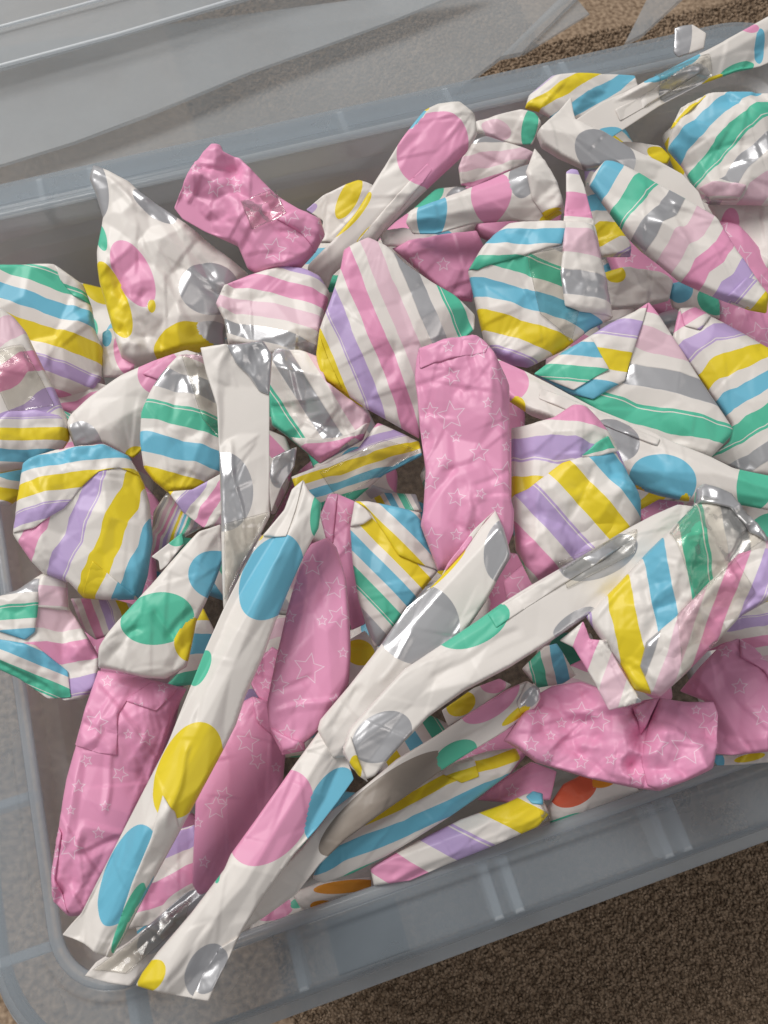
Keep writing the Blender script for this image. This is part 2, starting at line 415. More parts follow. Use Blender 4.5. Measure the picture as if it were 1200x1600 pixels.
def trimesh(out, g):
    n = len(out)
    x0, y0 = out.min(0); x1, y1 = out.max(0)
    gx, gy = np.meshgrid(np.arange(x0, x1, g), np.arange(y0, y1, g * .87)); gx[1::2] += g / 2
    Q = np.column_stack([gx.ravel(), gy.ravel()]); Q = Q[inside(out, Q)]
    if len(Q): Q = Q[bdist(out, Q) > 1.3 * g]
    T_ = np.roll(out, -1, axis=0) - np.roll(out, 1, axis=0); T_ /= np.hypot(*T_.T)[:, None] + 1e-9
    N_ = np.column_stack([-T_[:, 1], T_[:, 0]])
    if not inside(out, out + N_ * .5).mean() > .5: N_ = -N_
    rings = []
    for f in (.3, .85):
        r = out + N_ * g * f; ok = inside(out, r); r = r[ok]; r = r[bdist(out, r) > g * f * .8]; rings.append(r)
    pts = np.vstack([out] + rings + [Q])
    v, e, f, ov, oe, of = delaunay_2d_cdt([Vector(p) for p in pts], [(i, (i + 1) % n) for i in range(n)], [], 1, 1e-5)
    V = np.array([(a.x, a.y) for a in v]); F = np.array([t for t in f if len(t) == 3])
    if len(F) == 0: raise RuntimeError('empty triangulation')
    a = V[F[:, 1]] - V[F[:, 0]]; b = V[F[:, 2]] - V[F[:, 0]]
    cr = a[:, 0] * b[:, 1] - a[:, 1] * b[:, 0]
    F[cr > 0] = F[cr > 0][:, ::-1]                      # image y runs down: this winding faces up
    cnt = {}
    E_ = np.sort(np.vstack([F[:, [0, 1]], F[:, [1, 2]], F[:, [2, 0]]]), axis=1)
    u, c = np.unique(E_, axis=0, return_counts=True)
    bnd = np.zeros(len(V), bool); bnd[u[c == 1].ravel()] = True
    return V, F, bnd
def inflate(V, F, bnd):
    """membrane height: solves laplace(u) = -1, height = sqrt(2u) (a half circle across a tube)"""
    n = len(V); I, J, Wt = [], [], []; area_ = np.zeros(n)
    for k in range(3):
        i, j, l = F[:, k], F[:, (k + 1) % 3], F[:, (k + 2) % 3]
        a, b = V[i] - V[l], V[j] - V[l]
        cr = np.abs(a[:, 0] * b[:, 1] - a[:, 1] * b[:, 0]) + 1e-6
        I.append(i); J.append(j); Wt.append(np.clip(.5 * (a * b).sum(1) / cr, .0, 5)); area_ += np.bincount(i, cr / 6, n)
    I, J, Wt = map(np.concatenate, (I, J, Wt))
    diag = np.bincount(I, Wt, n) + np.bincount(J, Wt, n) + 1e-9
    free = ~bnd
    def A(x): return (diag * x - np.bincount(I, Wt * x[J], n) - np.bincount(J, Wt * x[I], n)) * free
    b = area_ * free; x = np.zeros(n); r = b.copy(); z = r / diag; p = z.copy(); rz = r @ z
    for it in range(260):
        Ap = A(p); al = rz / (p @ Ap + 1e-12); x += al * p; r -= al * Ap
        z = r / diag; rz2 = r @ z
        if rz2 < 1e-7 * (b @ (b / diag)): break
        p = z + rz2 / rz * p; rz = rz2
    return np.sqrt(np.maximum(2 * x, 0))
def F1sq(P, S):
    out = np.empty(len(P))
    for s in range(0, len(P), 4000): out[s:s + 4000] = ((P[s:s + 4000, None] - S) ** 2).sum(2).min(1)
    return out
def facets(P, spacing, rg, stretch=None):
    """crumpled sheet: the difference of two power diagrams is flat facets meeting in sharp creases"""
    Q = P.copy()
    if stretch is not None:
        (dx, dy), s = stretch; a = Q[:, 0] * dx + Q[:, 1] * dy; b = -Q[:, 0] * dy + Q[:, 1] * dx; Q = np.column_stack([a / s, b])
    lo, hi = Q.min(0) - spacing, Q.max(0) + spacing; ar = np.prod(hi - lo)
    k = max(3, int(ar / spacing ** 2))
    return (F1sq(Q, rg.uniform(lo, hi, (k, 2))) - F1sq(Q, rg.uniform(lo, hi, (k, 2)))) / spacing
INK = {k: (*v[:3], 1.0 if k == 'S' else 0.0) for k, v in C.items()}
class Pat:
    def __init__(s, kind, data, warp=1.0): s.kind, s.data, s.warp = kind, data, warp
def ST(a, b, d, c=0.0, w=1.0): return Pat('S', (a, b, d, c), w)
def DT(*dots): return Pat('D', [q for q in dots])
def SR(*stars): return Pat('T', [q for q in stars])
def auto_stars(out, rg, n=None):
    lo, hi = out.min(0), out.max(0); S_ = []
    for t in range(900):
        p = rg.uniform(lo, hi); r = rg.choice([8, 9, 11, 17, 20, 24])
        if all(math.hypot(p[0] - q[0], p[1] - q[1]) > (r + q[2]) * 1.12 + 7 for q in S_): S_.append((p[0], p[1], r, rg.uniform(0, 360)))
    return S_
def print_uv(pat, V, F, rg, warp_h):
    """uv per corner (3F,2) and ink per face"""
    P = V[F]                                            # F,3,2
    if pat.kind == 'S':
        (ax, ay, pa), (bx, by, pb), (dx, dy), c = pat.data
        L = math.hypot(dx, dy); dx, dy = dx / L, dy / L
        w = pat.warp
        X = V[:, 0] + w * (2.2 * np.sin(V[:, 1] / 47 + ax) + warp_h * .08); Y = V[:, 1] + w * (2.2 * np.sin(V[:, 0] / 53 + ay) + warp_h * .08)
        s = (X - ax) * -dy + (Y - ay) * dx; sb = (bx - ax) * -dy + (by - ay) * dx
        al = ((X - ax) * dx + (Y - ay) * dy) / 100
        ph = pa + (s + c * al * al) / sb * (pb - pa) + .5
        uv = np.column_stack([ph, al])[F.ravel()]
        return uv, None
    D = pat.data
    if pat.kind == 'T' and not len(D): D = [(-999, -999, 10, 0)]
    cen = P.mean(1)
    if pat.kind == 'D':
        if not D: D = [(-999, -999, 5, 5, 0, 'P')]
        loc = []
        for x, y, rx, ry, an, k in D:
            a = rad(an); q = P - (x, y); loc.append(np.stack([(q[..., 0] * math.cos(a) + q[..., 1] * math.sin(a)) / rx, (-q[..., 0] * math.sin(a) + q[..., 1] * math.cos(a)) / ry], -1))
        ink = np.array([INK[d[5]] for d in D])
    else:
        loc = []
        for x, y, r, an in D:
            a = rad(an - 90); q = P - (x, y); loc.append(np.stack([(q[..., 0] * math.cos(a) + q[..., 1] * math.sin(a)) / r, (-q[..., 0] * math.sin(a) + q[..., 1] * math.cos(a)) / r], -1))
        ink = np.array([(0.62 / d[2], 0, 0, 1) for d in D])
    loc = np.stack(loc)                                 # K,F,3,2
    dist = np.hypot(loc[..., 0], loc[..., 1]).min(2)
    k = dist.argmin(0); fi = np.arange(len(F))
    return loc[k, fi].reshape(-1, 2), ink[k]

def base_plane(out, z, ends, face=.55):
    c = out.mean(0)
    if ends:
        (xa, ya, za), (xb, yb, zb) = ends
        A, B = at(xa, ya, RIM + za), at(xb, yb, RIM + zb); u = (B - A) / np.linalg.norm(B - A); mid = (A + B) / 2
    else:
        mid = at(c[0], c[1], RIM + z); u = None
    vd = CAM - mid; vd /= np.linalg.norm(vd)
    n = vd * face + np.array([0, 0, 1]) * (1 - face)
    if u is not None: n = n - (n @ u) * u
    n /= np.linalg.norm(n)
    return mid, n
def on_plane(P, mid, n):
    r = rays(P); t = ((mid - CAM) @ n) / (r @ n)
    return CAM + r * t[:, None]
def build_sheet(name, V, F, bnd, base, n, scale, htop, hbot, uv, ink, kind, parent, origin):
    """closed body: upper skin and lower skin sharing the outline"""
    nv = len(V)
    top = base + n * (htop * scale)[:, None]
    inner = np.where(~bnd)[0]; remap = np.arange(nv); remap[inner] = nv + np.arange(len(inner))
    bot = (base - n * (hbot * scale)[:, None])[inner]
    co = np.vstack([top, bot]) - origin
    FF = np.vstack([F, remap[F][:, ::-1]])
    keep = np.ones(len(FF), bool); keep[len(F):] = ~(bnd[F].all(1)); FF = FF[keep]
    me = bpy.data.meshes.new(name)
    me.vertices.add(len(co)); me.vertices.foreach_set('co', co.ravel())
    me.loops.add(FF.size); me.loops.foreach_set('vertex_index', FF.ravel())
    me.polygons.add(len(FF)); me.polygons.foreach_set('loop_start', np.arange(len(FF)) * 3)
    me.polygons.foreach_set('use_smooth', np.ones(len(FF), bool))
    me.update(calc_edges=True)
    if uv is not None:
        u3 = uv.reshape(-1, 3, 2); full = np.vstack([u3, u3[:, ::-1]])[keep]
        l = me.uv_layers.new(name='print'); l.data.foreach_set('uv', full.ravel())
        if ink is not None:
            a = me.attributes.new('ink', 'FLOAT_COLOR', 'FACE'); a.data.foreach_set('color', np.vstack([ink, ink])[keep].ravel())
    me.materials.append(MAT[kind])
    o = bpy.data.objects.new(name, me); COL.objects.link(o)
    if parent is None: o.location = origin
    else: o.parent = parent
    return o
COUNT = [0]
def gift(label, outline, z, pat, k=.75, ends=None, cr=1.0, flaps=(), tapes=(), pinch=(), g=2.9, seed=None, sig=1.3, stretch=None, group=None, face=.55, cat='wrapped gift', tmax=None, tl=2.6, creases=(), fac=1.0, name='wrapped_gift'):
    COUNT[0] += 1
    rg = np.random.default_rng(seed if seed is not None else 100 + COUNT[0])
    P0 = poly(outline) if isinstance(outline, str) else outline
    out = resample(P0, g, sig)
    ctr = out.mean(0)
    mid, n = base_plane(out, z, ends, face)
    scale = np.linalg.norm(mid - CAM) / FPX
    V, F, bnd = trimesh(out, g)
    h0 = inflate(V, F, bnd)
    hm = h0.max()
    if stretch is None:
        q = V - V.mean(0); w, ev = np.linalg.eigh(q.T @ q / len(q)); r = math.sqrt(w[1] / w[0])
        stretch = ((ev[0, 1], ev[1, 1]), min(2.4, max(1, r * .7)))
    h = h0 * k
    if k < .68: h = hm * k * (.55 * np.tanh(2.0 * h0 / hm) + .30 * h0 / hm)      # parcels: flatter top, steeper sides
    if tmax: h = tmax * np.tanh(h / tmax)
    # facetted skin: circumscribed planes
    edge = np.clip(h0 / (hm * .42), 0, 1); edge = edge * edge * (3 - 2 * edge)
    cand = np.where(h0 > .45 * hm)[0]
    K = min(len(cand), int((5 + len(V) / 420) * fac))
    if K > 5:
        a, b = V[F[:, 1]] - V[F[:, 0]], V[F[:, 2]] - V[F[:, 0]]; det = a[:, 0] * b[:, 1] - a[:, 1] * b[:, 0]; det[np.abs(det) < 1e-6] = 1e-6
        ha, hb = h[F[:, 1]] - h[F[:, 0]], h[F[:, 2]] - h[F[:, 0]]
        gx = (ha * b[:, 1] - hb * a[:, 1]) / det; gy = (a[:, 0] * hb - b[:, 0] * ha) / det
        cnt = np.bincount(F.ravel(), minlength=len(V)) + 1e-9
        GX = np.bincount(F.ravel(), np.repeat(gx, 3), len(V)) / cnt; GY = np.bincount(F.ravel(), np.repeat(gy, 3), len(V)) / cnt
        s = rg.choice(cand, K, replace=False)
        hf = (h[s][None] + (V[:, None, 0] - V[s, 0]) * GX[s] + (V[:, None, 1] - V[s, 1]) * GY[s]).min(1)
        hf = np.minimum(hf, h + .25 * hm)
        h = h + .95 * (hf - h) * edge
    w1 = facets(V, 62, rg, stretch); w2 = facets(V, 24, rg, stretch); w3 = facets(V, 9, rg)
    e2 = np.clip(h0 / (hm * .3), 0, 1)
    low = .5 + .5 * np.sin(V[:, 0] / rg.uniform(30, 60) + rg.uniform(0, 6)) * np.sin(V[:, 1] / rg.uniform(30, 60) + rg.uniform(0, 6))
    gate = np.clip((low - .55) * 4, 0, 1)
    h = h + cr * e2 * (w1 * .15 + w2 * .17 * gate + w3 * .05 * gate * (cr > 1.1))
    # pleats that run in from both ends, where the paper was gathered
    ax = np.array(stretch[0]); q = V - V.mean(0); al = q @ ax; lo_, hi_ = al.min(), al.max(); cw_ = q @ np.array([-ax[1], ax[0]])
    for e in (lo_, hi_):
        dd = np.abs(al - e); reach = rg.uniform(.22, .38) * (hi_ - lo_) + 12; ph_ = rg.uniform(0, 6); f_ = rg.uniform(7, 12)
        th_ = np.arctan2(cw_ - cw_.mean(), dd + 22); th_ = th_ + .22 * np.sin(th_ * 3.1 + ph_) + .1 * np.sin(th_ * 7.3 + 2 * ph_)
        tri = np.abs(((th_ * f_ / 2.4 + ph_ + .2 * np.sin(dd / 13 + ph_)) % 1) * 2 - 1)
        h = h + e2 * cr * (tri - .5) * rg.uniform(.2, 2.0) * np.clip(1 - dd / reach, 0, 1) ** 1.3
    # a few long sharp folds
    for t in range(int(6 + len(V) / 900)):
        p = V[rg.integers(len(V))]; a = rg.uniform(0, math.pi); d = np.array([math.cos(a), math.sin(a)]); q = V - p
        al = q @ d; ac = np.abs(q @ np.array([-d[1], d[0]])); L = rg.uniform(25, 90); wd = rg.uniform(4, 10)
        sd = q @ np.array([-d[1], d[0]])
        prof = np.where(sd > 0, np.clip(1 - sd / (wd * 3.5), 0, 1), np.clip(1 + sd / (wd * .45), 0, 1))
        h = h + cr * e2 * rg.choice([-1, 1, 1]) * rg.uniform(.7, 2.3) * prof * np.clip(1.6 - 1.6 * np.abs(al) / L, 0, 1)
    for x1, y1, x2, y2, dp, wd in creases:
        d = np.array([x2 - x1, y2 - y1], float); L = np.hypot(*d); d /= L; q = V - (x1, y1); al = q @ d
        sd = q @ np.array([-d[1], d[0]]) + 2.5 * np.sin(al / 17 + x1); over = np.maximum(0, np.abs(al - L / 2) - L / 2)
        prof = np.where(sd > 0, np.clip(1 - sd / wd, 0, 1), np.clip(1 + sd / (wd * .6), 0, 1))
        h = h - .75 * e2 * dp * prof * np.clip(1 - over / 14, 0, 1)
    for x, y, r in pinch:
        d = np.hypot(V[:, 0] - x, V[:, 1] - y); h *= np.clip(.12 + d / r, 0, 1)
        th = np.arctan2(V[:, 1] - y, V[:, 0] - x); h += e2 * 2.2 * np.abs(np.sin(th * 7 + 1)) * np.exp(-((d - r * .5) / (r * .5)) ** 2) * .8
    h = np.where(bnd, 0, np.maximum(h, .4 * np.clip(h0, 0, 1)))
    base = on_plane(V, mid, n)
    origin = on_plane(ctr[None], mid, n)[0] - n * hm * k * .5 * scale
    if ' roll' in label and 'gift' not in label: name = 'wrapped_roll'
    single = not flaps and not tapes
    root = None
    if not single:
        root = bpy.data.objects.new(name, None); COL.objects.link(root); root.location = origin
        props(root, label, cat, group)
    if pat.kind == 'T' and pat.data == 'auto' or (pat.kind == 'T' and len(pat.data) == 0): pat = Pat('T', auto_stars(out, rg))
    uv, ink = print_uv(pat, V, F, rg, w1 + w2)
    body_ = build_sheet(name if single else 'wrapping', V, F, bnd, base, n, scale, h, np.where(bnd, 0, h0 * k * .55), uv, ink, pat.kind, root, origin)
    if single: props(body_, label, cat, group); return body_
    # folded flaps and strips of tape follow the body's skin
    def skin(Q):
        r = np.empty(len(Q))
        for s in range(0, len(Q), 1500):
            d = ((Q[s:s + 1500, None] - V) ** 2).sum(2); j = np.argsort(d, 1)[:, :4] if len(V) < 3000 else np.argpartition(d, 4, 1)[:, :4]
            dd = np.take_along_axis(d, j, 1); wgt = 1 / (dd + 1); r[s:s + 1500] = (h[j] * wgt).sum(1) / wgt.sum(1)
        return r
    def sheet(nm, outl, p, lift, th, crf, gg, sg):
        o2 = resample(poly(outl), gg, sg); V2, F2, b2 = trimesh(o2, gg)
        hs = skin(V2); i2 = inflate(V2, F2, b2); im = i2.max()
        # smooth the skin height a little so that the flap bridges the creases
        body = np.clip(i2 / (im * .5), 0, 1)
        cw = (facets(V2, 34, rg) * .12 + facets(V2, 14, rg) * .03) * crf
        top = hs + lift + th * body + cw * (.25 + .75 * body)
        u2, k2 = (None, None) if p is None else print_uv(p if p.kind != 'T' or len(p.data) else Pat('T', auto_stars(o2, rg)), V2, F2, rg, cw * 3)
        bs = on_plane(V2, mid, n) + n * (hs * scale + lift * scale)[:, None]
        edge_h = cw * .25
        tp = np.where(b2, edge_h, top - hs - lift); bt = np.where(b2, 0, lift * .6)
        build_sheet(nm, V2, F2, b2, bs, n, scale, tp, bt, u2, k2, 'tape' if p is None else p.kind, root, origin)
    for f in flaps:
        outl, p = f[0], f[1]; lift = f[2] if len(f) > 2 else 1.6; th = f[3] if len(f) > 3 else 2.0
        sheet('flap', outl, p, lift, th, 1.0 * cr, g, 1.3)
    for outl in tapes: sheet('tape', outl, None, tl, .3, 1.0, 4.5, 1.0)
    return root

# ============================================================ the gifts one can see, top of the pile to the bottom
# --- back row
gift('large white gift with pink and yellow spots, its pointed silver end at the back rim',
     '146,258 170,268 205,288 225,308 258,332 300,362 345,396 388,428 375,470 352,520 352,545 300,552 250,563 215,575 190,560 172,500 157,445 153,400 162,345 150,305 140,280', .012,
     DT((214,440,27,56,-27,'P'), (182,478,22,62,-22,'Y'), (162,378,9,26,-20,'G'), (330,462,46,40,0,'S'), (150,296,22,52,-15,'S'), (246,333,42,18,40,'S'), (296,548,52,34,-10,'Y'), (243,490,6,10,0,'Y'), (335,528,34,18,0,'S')), k=.62, seed=3, creases=((150,270,230,340,-5,10),(245,330,330,440,6,15),(230,400,300,520,-5,15),(170,400,240,560,5,12)), cr=1.3)
gift('pink star gift lying highest against the back wall, beside the pointed silver end',
     '330,225 345,227 351,242 376,250 400,275 430,305 466,330 498,343 508,368 490,398 470,420 445,426 400,428 387,420 372,385 350,375 320,362 285,342 272,325 292,275', .034,
     SR((365,290,11,10), (293,300,8,40), (424,305,12,0), (338,300,13,20), (395,345,7,0), (430,400,18,10), (457,376,10,30), (372,300,8,0), (308,272,7,0), (460,350,8,10)), k=.72, seed=11, creases=((345,340,400,395,7,18),(375,395,430,330,6,14),(440,370,500,380,4,10)), cr=1.7,
     flaps=[('432,352 470,335 500,342 508,368 492,398 470,372', SR(), 1.5, 4)], tapes=['378,325 432,300 448,345 396,372'])
gift('white roll with a big pink spot at its raised upper end by the back rim',
     '662,175 685,162 718,160 742,180 746,210 728,240 690,275 640,322 590,372 540,412 520,430 512,452 478,448 482,415 520,378 556,335 590,280 632,215', .02,
     DT((676,238,52,62,35,'P'), (550,340,12,46,42,'Y'), (653,185,8,30,35,'B'), (662,172,9,7,0,'Y'), (572,372,6,22,42,'Y')), k=.62, seed=12, flaps=[('560,380 600,335 640,290 668,262 676,272 650,305 610,350 575,392', DT((676,238,52,62,35,'P')), 1.2, 1.2)], ends=((700,190,.040),(500,435,-.005)))
gift('short white roll with one blue band and a pink spot and a pointed end flap',
     '634,348 640,330 690,312 760,286 812,262 850,250 872,290 882,332 850,350 800,345 740,350 680,366 645,366', .030,
     DT((675,337,23,40,8,'B'), (766,310,31,40,8,'P'), (815,285,22,34,10,'S'), (868,343,26,8,-8,'Y')), k=.7, seed=14,
     flaps=[('835,232 850,252 868,290 880,330 850,345 828,320 818,280', DT((862,343,30,9,-10,'Y')), 2, 6)])
gift('cream gift with one grey spot and a peaked paper corner, above the tapered striped gift',
     '838,212 862,185 878,168 892,151 896,175 900,188 945,208 985,232 1030,252 1066,272 1092,300 1104,330 1052,322 1000,285 958,262 915,268 872,248 846,232', .036,
     DT((944,246,50,36,25,'S')), k=.35, seed=15)
gift('striped gift with yellow, blue and green bands against the middle of the back wall',
     '820,170 826,150 862,120 905,116 960,116 992,118 997,134 962,152 925,172 895,190 870,190 840,175', .010, ST((858,146,14),(912,150,12),(1,-.62)), k=.45, seed=16)
gift('long cream roll with blue spots reaching over the back right corner of the box',
     '892,192 940,160 985,140 1030,118 1080,92 1140,62 1215,18 1215,92 1188,104 1150,112 1100,130 1030,166 975,202 945,222 915,218', .034,
     DT((1046,112,48,14,-28,'B'), (945,214,30,14,-15,'B'), (1068,136,42,24,-20,'S'), (1184,76,9,24,-5,'B'), (1166,52,14,8,0,'P'), (1150,112,30,10,-22,'G'), (1110,130,30,7,-25,'Y')), k=.8, seed=17, flaps=[('960,172 1010,148 1060,120 1090,108 1092,120 1050,142 1000,172 968,190', DT((1068,136,42,24,-20,'S')), 1.2, 1.2)], ends=((930,195,.030),(1200,50,.050)),
     tapes=['1020,120 1100,95 1110,122 1030,160'])
gift('small silver and white folded paper end standing by the back right rim', '1054,44 1066,40 1082,38 1104,52 1100,76 1078,84 1060,90 1052,82', .02, DT((1052,62,28,60,8,'S')), k=.13, cr=.2, seed=18)
gift('white gift with a green spot on its twisted end, left of the peaked corner',
     '742,190 775,182 812,172 835,178 846,192 832,226 800,226 760,212 745,208', .012, DT((827,200,12,30,12,'G'), (775,205,24,14,20,'L')), k=.5, seed=19)
gift('pale pink striped gift in the gap above the short blue banded roll',
     '716,262 730,225 760,214 800,226 838,240 820,262 790,275 740,292 720,290', .004, ST((770,245,6),(770,210,8),(1,-.15)), k=.5, seed=20)
gift('cream gift with a yellow spot beneath the long roll at the back right',
     '930,225 980,226 1030,230 1048,248 1040,262 1000,256 960,248', .012, DT((1030,246,22,12,20,'Y')), k=.5, seed=21)
gift('round striped gift with blue, green and silver bands at the right edge near the back',
     '1046,212 1070,176 1100,152 1150,148 1215,148 1215,322 1150,320 1106,320 1086,300 1066,262 1043,236', .030, ST((1083,200,12),(1150,262,8),(1,-1),-12), k=.5, seed=22,
     flaps=[('1150,318 1100,318 1086,300 1120,290 1160,300', ST((1120,300,6),(1120,330,4),(1,.1)), 1.6, 2), ('1046,206 1062,172 1098,152 1100,160 1072,186', ST((1070,178,14),(1076,190,13),(1,-1)), 1.5, 2)])
gift('tapered striped gift running from blue at its upper end to yellow at its tip',
     '920,290 925,275 945,252 960,255 1005,277 1055,305 1095,330 1116,342 1140,380 1170,425 1198,462 1197,490 1170,485 1120,467 1060,440 1030,415 1000,392 980,372 960,345', .036, ST((940,270,12),(1182,472,0),(-60,80)), k=.55, seed=23, flaps=[('1197,490 1170,485 1130,470 1160,440 1185,445 1198,462', ST((1145,440,2),(1184,474,0),(-60,80)), 1.4, 2)])
gift('striped gift with a green top fold under a tall gable of pink and grey paper',
     '731,425 750,395 770,370 795,352 880,350 925,355 935,400 948,440 957,498 922,515 880,548 825,575 799,571 770,555 757,537 748,500', .026, ST((825,436,10),(812,481,12),(1,.33),-4), k=.5, seed=24,
     flaps=[('731,425 750,395 770,370 795,352 885,352 873,395 820,412 745,430', ST((815,372,12),(790,416,10),(1,0)), 1.5, 3),
            ('884,270 892,265 902,267 912,290 930,360 945,440 957,498 900,496 878,488 871,440 878,360 884,310', ST((905,337,4),(912,470,8),(1,.07)), 3, 3)],
     tapes=['820,412 895,395 905,470 890,540 840,500'])
gift('striped gift with blue and yellow bands half hidden left of the tapered striped gift',
     '918,285 940,300 965,345 985,385 985,402 940,402 925,360 905,310', .004, ST((945,330,12),(952,380,14),(1,-.25)), k=.4, seed=25)
gift('cream gift with a small yellow spot, right of the pink and grey paper gable',
     '935,430 980,424 1030,425 1052,440 1045,470 1000,482 950,485 940,470', -.012, DT((958,437,16,12,20,'Y')), k=.6, seed=26, cr=1.5)
gift('pink gift half hidden beside the yellow tip of the tapered striped gift', '1120,345 1150,355 1180,385 1215,420 1215,560 1150,560 1100,500 1120,470', -.01, SR(), k=.5, seed=27)
gift('white gift directly under the round striped gift at the right edge', '1105,320 1150,318 1215,320 1215,440 1180,420 1150,375 1120,345', .004, DT((1140,350,14,20,0,'P')), k=.4, seed=28)
gift('gift with a blue and a green spot in the dark gap below the tapered one',
     '1040,445 1080,440 1120,460 1125,500 1080,495 1050,480', -.012, DT((1062,458,18,18,0,'B'), (1108,476,24,16,40,'G')), k=.6, seed=29)
gift('pink star gift wedged behind the largest centre striped gift', '612,388 650,378 700,366 745,360 756,385 745,420 738,472 705,468 655,425', .000, SR((692,420,10,0),(650,415,11,10)), k=.65, seed=30, cr=1.3)
gift('plain white gift under the short blue banded roll', '590,362 630,356 690,368 700,372 640,386 600,385', .006, DT((600,392,10,6,0,'Y')), k=.5, seed=31)
gift('small white gift with a yellow band right of the highest pink star gift', '478,328 505,305 560,282 582,290 590,300 560,345 530,380 500,380 505,345', -.004, DT((545,312,15,36,28,'Y'), (478,330,20,8,-30,'V')), k=.5, seed=32)
# --- left side
gift('striped gift with green, blue and yellow bands leaning on the left wall of the box',
     '-25,418 60,417 88,416 105,429 131,447 144,481 150,519 161,545 159,590 150,610 94,625 40,600 -25,520', .010, ST((67,444,10),(75,492,12),(1,.35)), k=.5, seed=33, flaps=[('88,416 105,429 131,447 144,481 118,470 98,445', ST((100,440,8.6),(100,480,10),(1,.3)), 1.6, 2)])
gift('striped gift in pale pink and pink with a yellow folded end, at the left edge',
     '-25,478 0,481 22,496 41,519 64,567 86,609 97,635 110,665 109,687 99,702 56,729 -25,745', .030, ST((30,571,4),(64,627,2),(1,-.55)), k=.55, seed=34,
     flaps=[('-25,668 0,666 22,648 60,646 97,655 110,668 109,687 99,702 56,729 -25,745', ST((56,678,14),(45,710,12),(1,0)), 2, 3)], tapes=['-20,560 40,545 90,640 20,650'])
gift('blue striped gift peeking out under the yellow folded end at the left edge', '-25,715 20,722 50,745 38,775 15,790 -25,790', .008, ST((10,745,12),(10,785,14),(1,.1)), k=.4, seed=35)
gift('small gift with a pink end in the gap below the large white spotted gift', '160,520 175,512 195,530 218,575 200,590 160,590', -.004, DT((196,555,16,34,-12,'P'), (168,530,8,14,0,'B')), k=.4, seed=36)
gift('small pink and violet striped gift under the green, blue and yellow banded one', '88,620 130,592 160,600 185,608 170,640 120,650 95,640', -.006, ST((120,640,4),(105,615,2),(1,-.4)), k=.5, seed=37)
gift('plain white gift with a pink spotted corner and a grey spot at its foot',
     '104,665 110,650 140,622 190,588 240,566 292,548 315,555 335,600 250,650 226,700 208,716 165,695 118,702', .020, DT((250,585,32,36,20,'P'), (135,694,26,34,-30,'S'), (214,712,18,14,0,'Y')), k=.55, seed=38, flaps=[('225,590 262,562 292,550 310,556 285,580 250,600', DT((250,585,32,36,20,'P')), 1.5, 2)], cr=.7)
gift('upright striped gift with silver, green and blue bands left of the tall flat white strip',
     '281,556 250,590 236,612 221,646 219,687 225,732 240,752 262,770 310,765 350,740 355,640 335,560', .030, ST((277,612,8),(270,716,12),(1,.25)), k=.45, seed=39, tapes=['285,560 318,555 345,650 345,690 318,660'])
gift('violet striped paper fold just below the upright silver, green and blue striped gift', '262,768 300,765 345,740 352,745 350,820 318,825 285,800', .026, ST((298,785,2),(330,800,4),(-.7,1)), k=.3, seed=40)
gift('tall flat white strip of a gift with a folded silver top and silver half spot',
     '313,543 332,541 354,541 380,538 411,533 426,556 421,612 421,700 421,796 422,806 400,850 376,892 360,948 349,952 347,900 345,796 343,720 339,635 322,582', .056,
     DT((350,770,46,62,0,'S')), k=.30, tmax=9, seed=41, creases=((345,600,400,640,3,10),(360,700,385,850,-4,8)), flaps=[('354,541 411,533 426,556 421,618 405,612 388,588 370,572', DT((390,570,80,80,0,'S')), 2, 4)], tapes=['352,820 420,800 375,890 352,940'], cr=1.3)
gift('round striped gift on the left with violet, yellow and blue bands sweeping downward',
     '37,725 64,712 90,704 165,696 202,714 225,755 234,787 239,844 231,900 219,937 170,938 131,935 109,911 67,896 49,877 21,836 28,787', .030, ST((100,850,2),(224,850,-2),(-.43,1)), k=.5, seed=42,
     flaps=[('131,935 150,880 180,905 219,937 170,938', ST((100,850,2),(224,850,-2),(-.5,1)), 1.6, 2), ('37,725 64,712 90,704 165,696 202,714 222,748 190,738 160,745 130,770 108,800 60,830 25,836 28,787', ST((112,725,12),(95,767,14),(1,-.15),-9), 2, 3)])
gift('white gift with a big crinkled green spot, lying over the pink pouch gift',
     '154,1044 157,1012 187,971 240,911 285,859 311,831 345,819 349,874 337,907 322,941 307,971 299,1012 292,1042 259,1061 225,1059 180,1048', .036,
     DT((249,969,56,40,-10,'G'), (340,900,44,38,0,'B'), (300,1000,26,34,10,'Y')), k=.6, seed=43, creases=((270,990,300,960,6,14),(250,960,275,1010,5,12),(170,1010,215,985,4,10)), cr=1.3)
gift('small green and silver paper loop beside the gift with the crinkled green spot', '236,870 262,850 284,832 288,850 262,884 250,892 248,876', .026, DT((276,840,16,14,0,'G')), k=.4, seed=44)
gift('violet striped gift half hidden above the crinkled green spot, behind the paper loop', '240,800 262,768 300,790 320,822 270,850 238,880 236,840', .010, ST((280,800,2),(255,830,4),(-.5,1)), k=.4, seed=45)
gift('striped gift with a blue band between the crinkled green spot and the long roll', '290,960 318,950 335,985 325,1040 300,1070 255,1075 280,1050', .006, ST((315,1000,12),(290,1058,10),(1,-.1)), k=.4, seed=46)
gift('violet striped gift in the gap just under the round violet and yellow one', '110,935 175,935 210,945 180,990 150,1000 130,985', .002, ST((165,965,2),(190,965,0),(.3,1)), k=.4, seed=47)
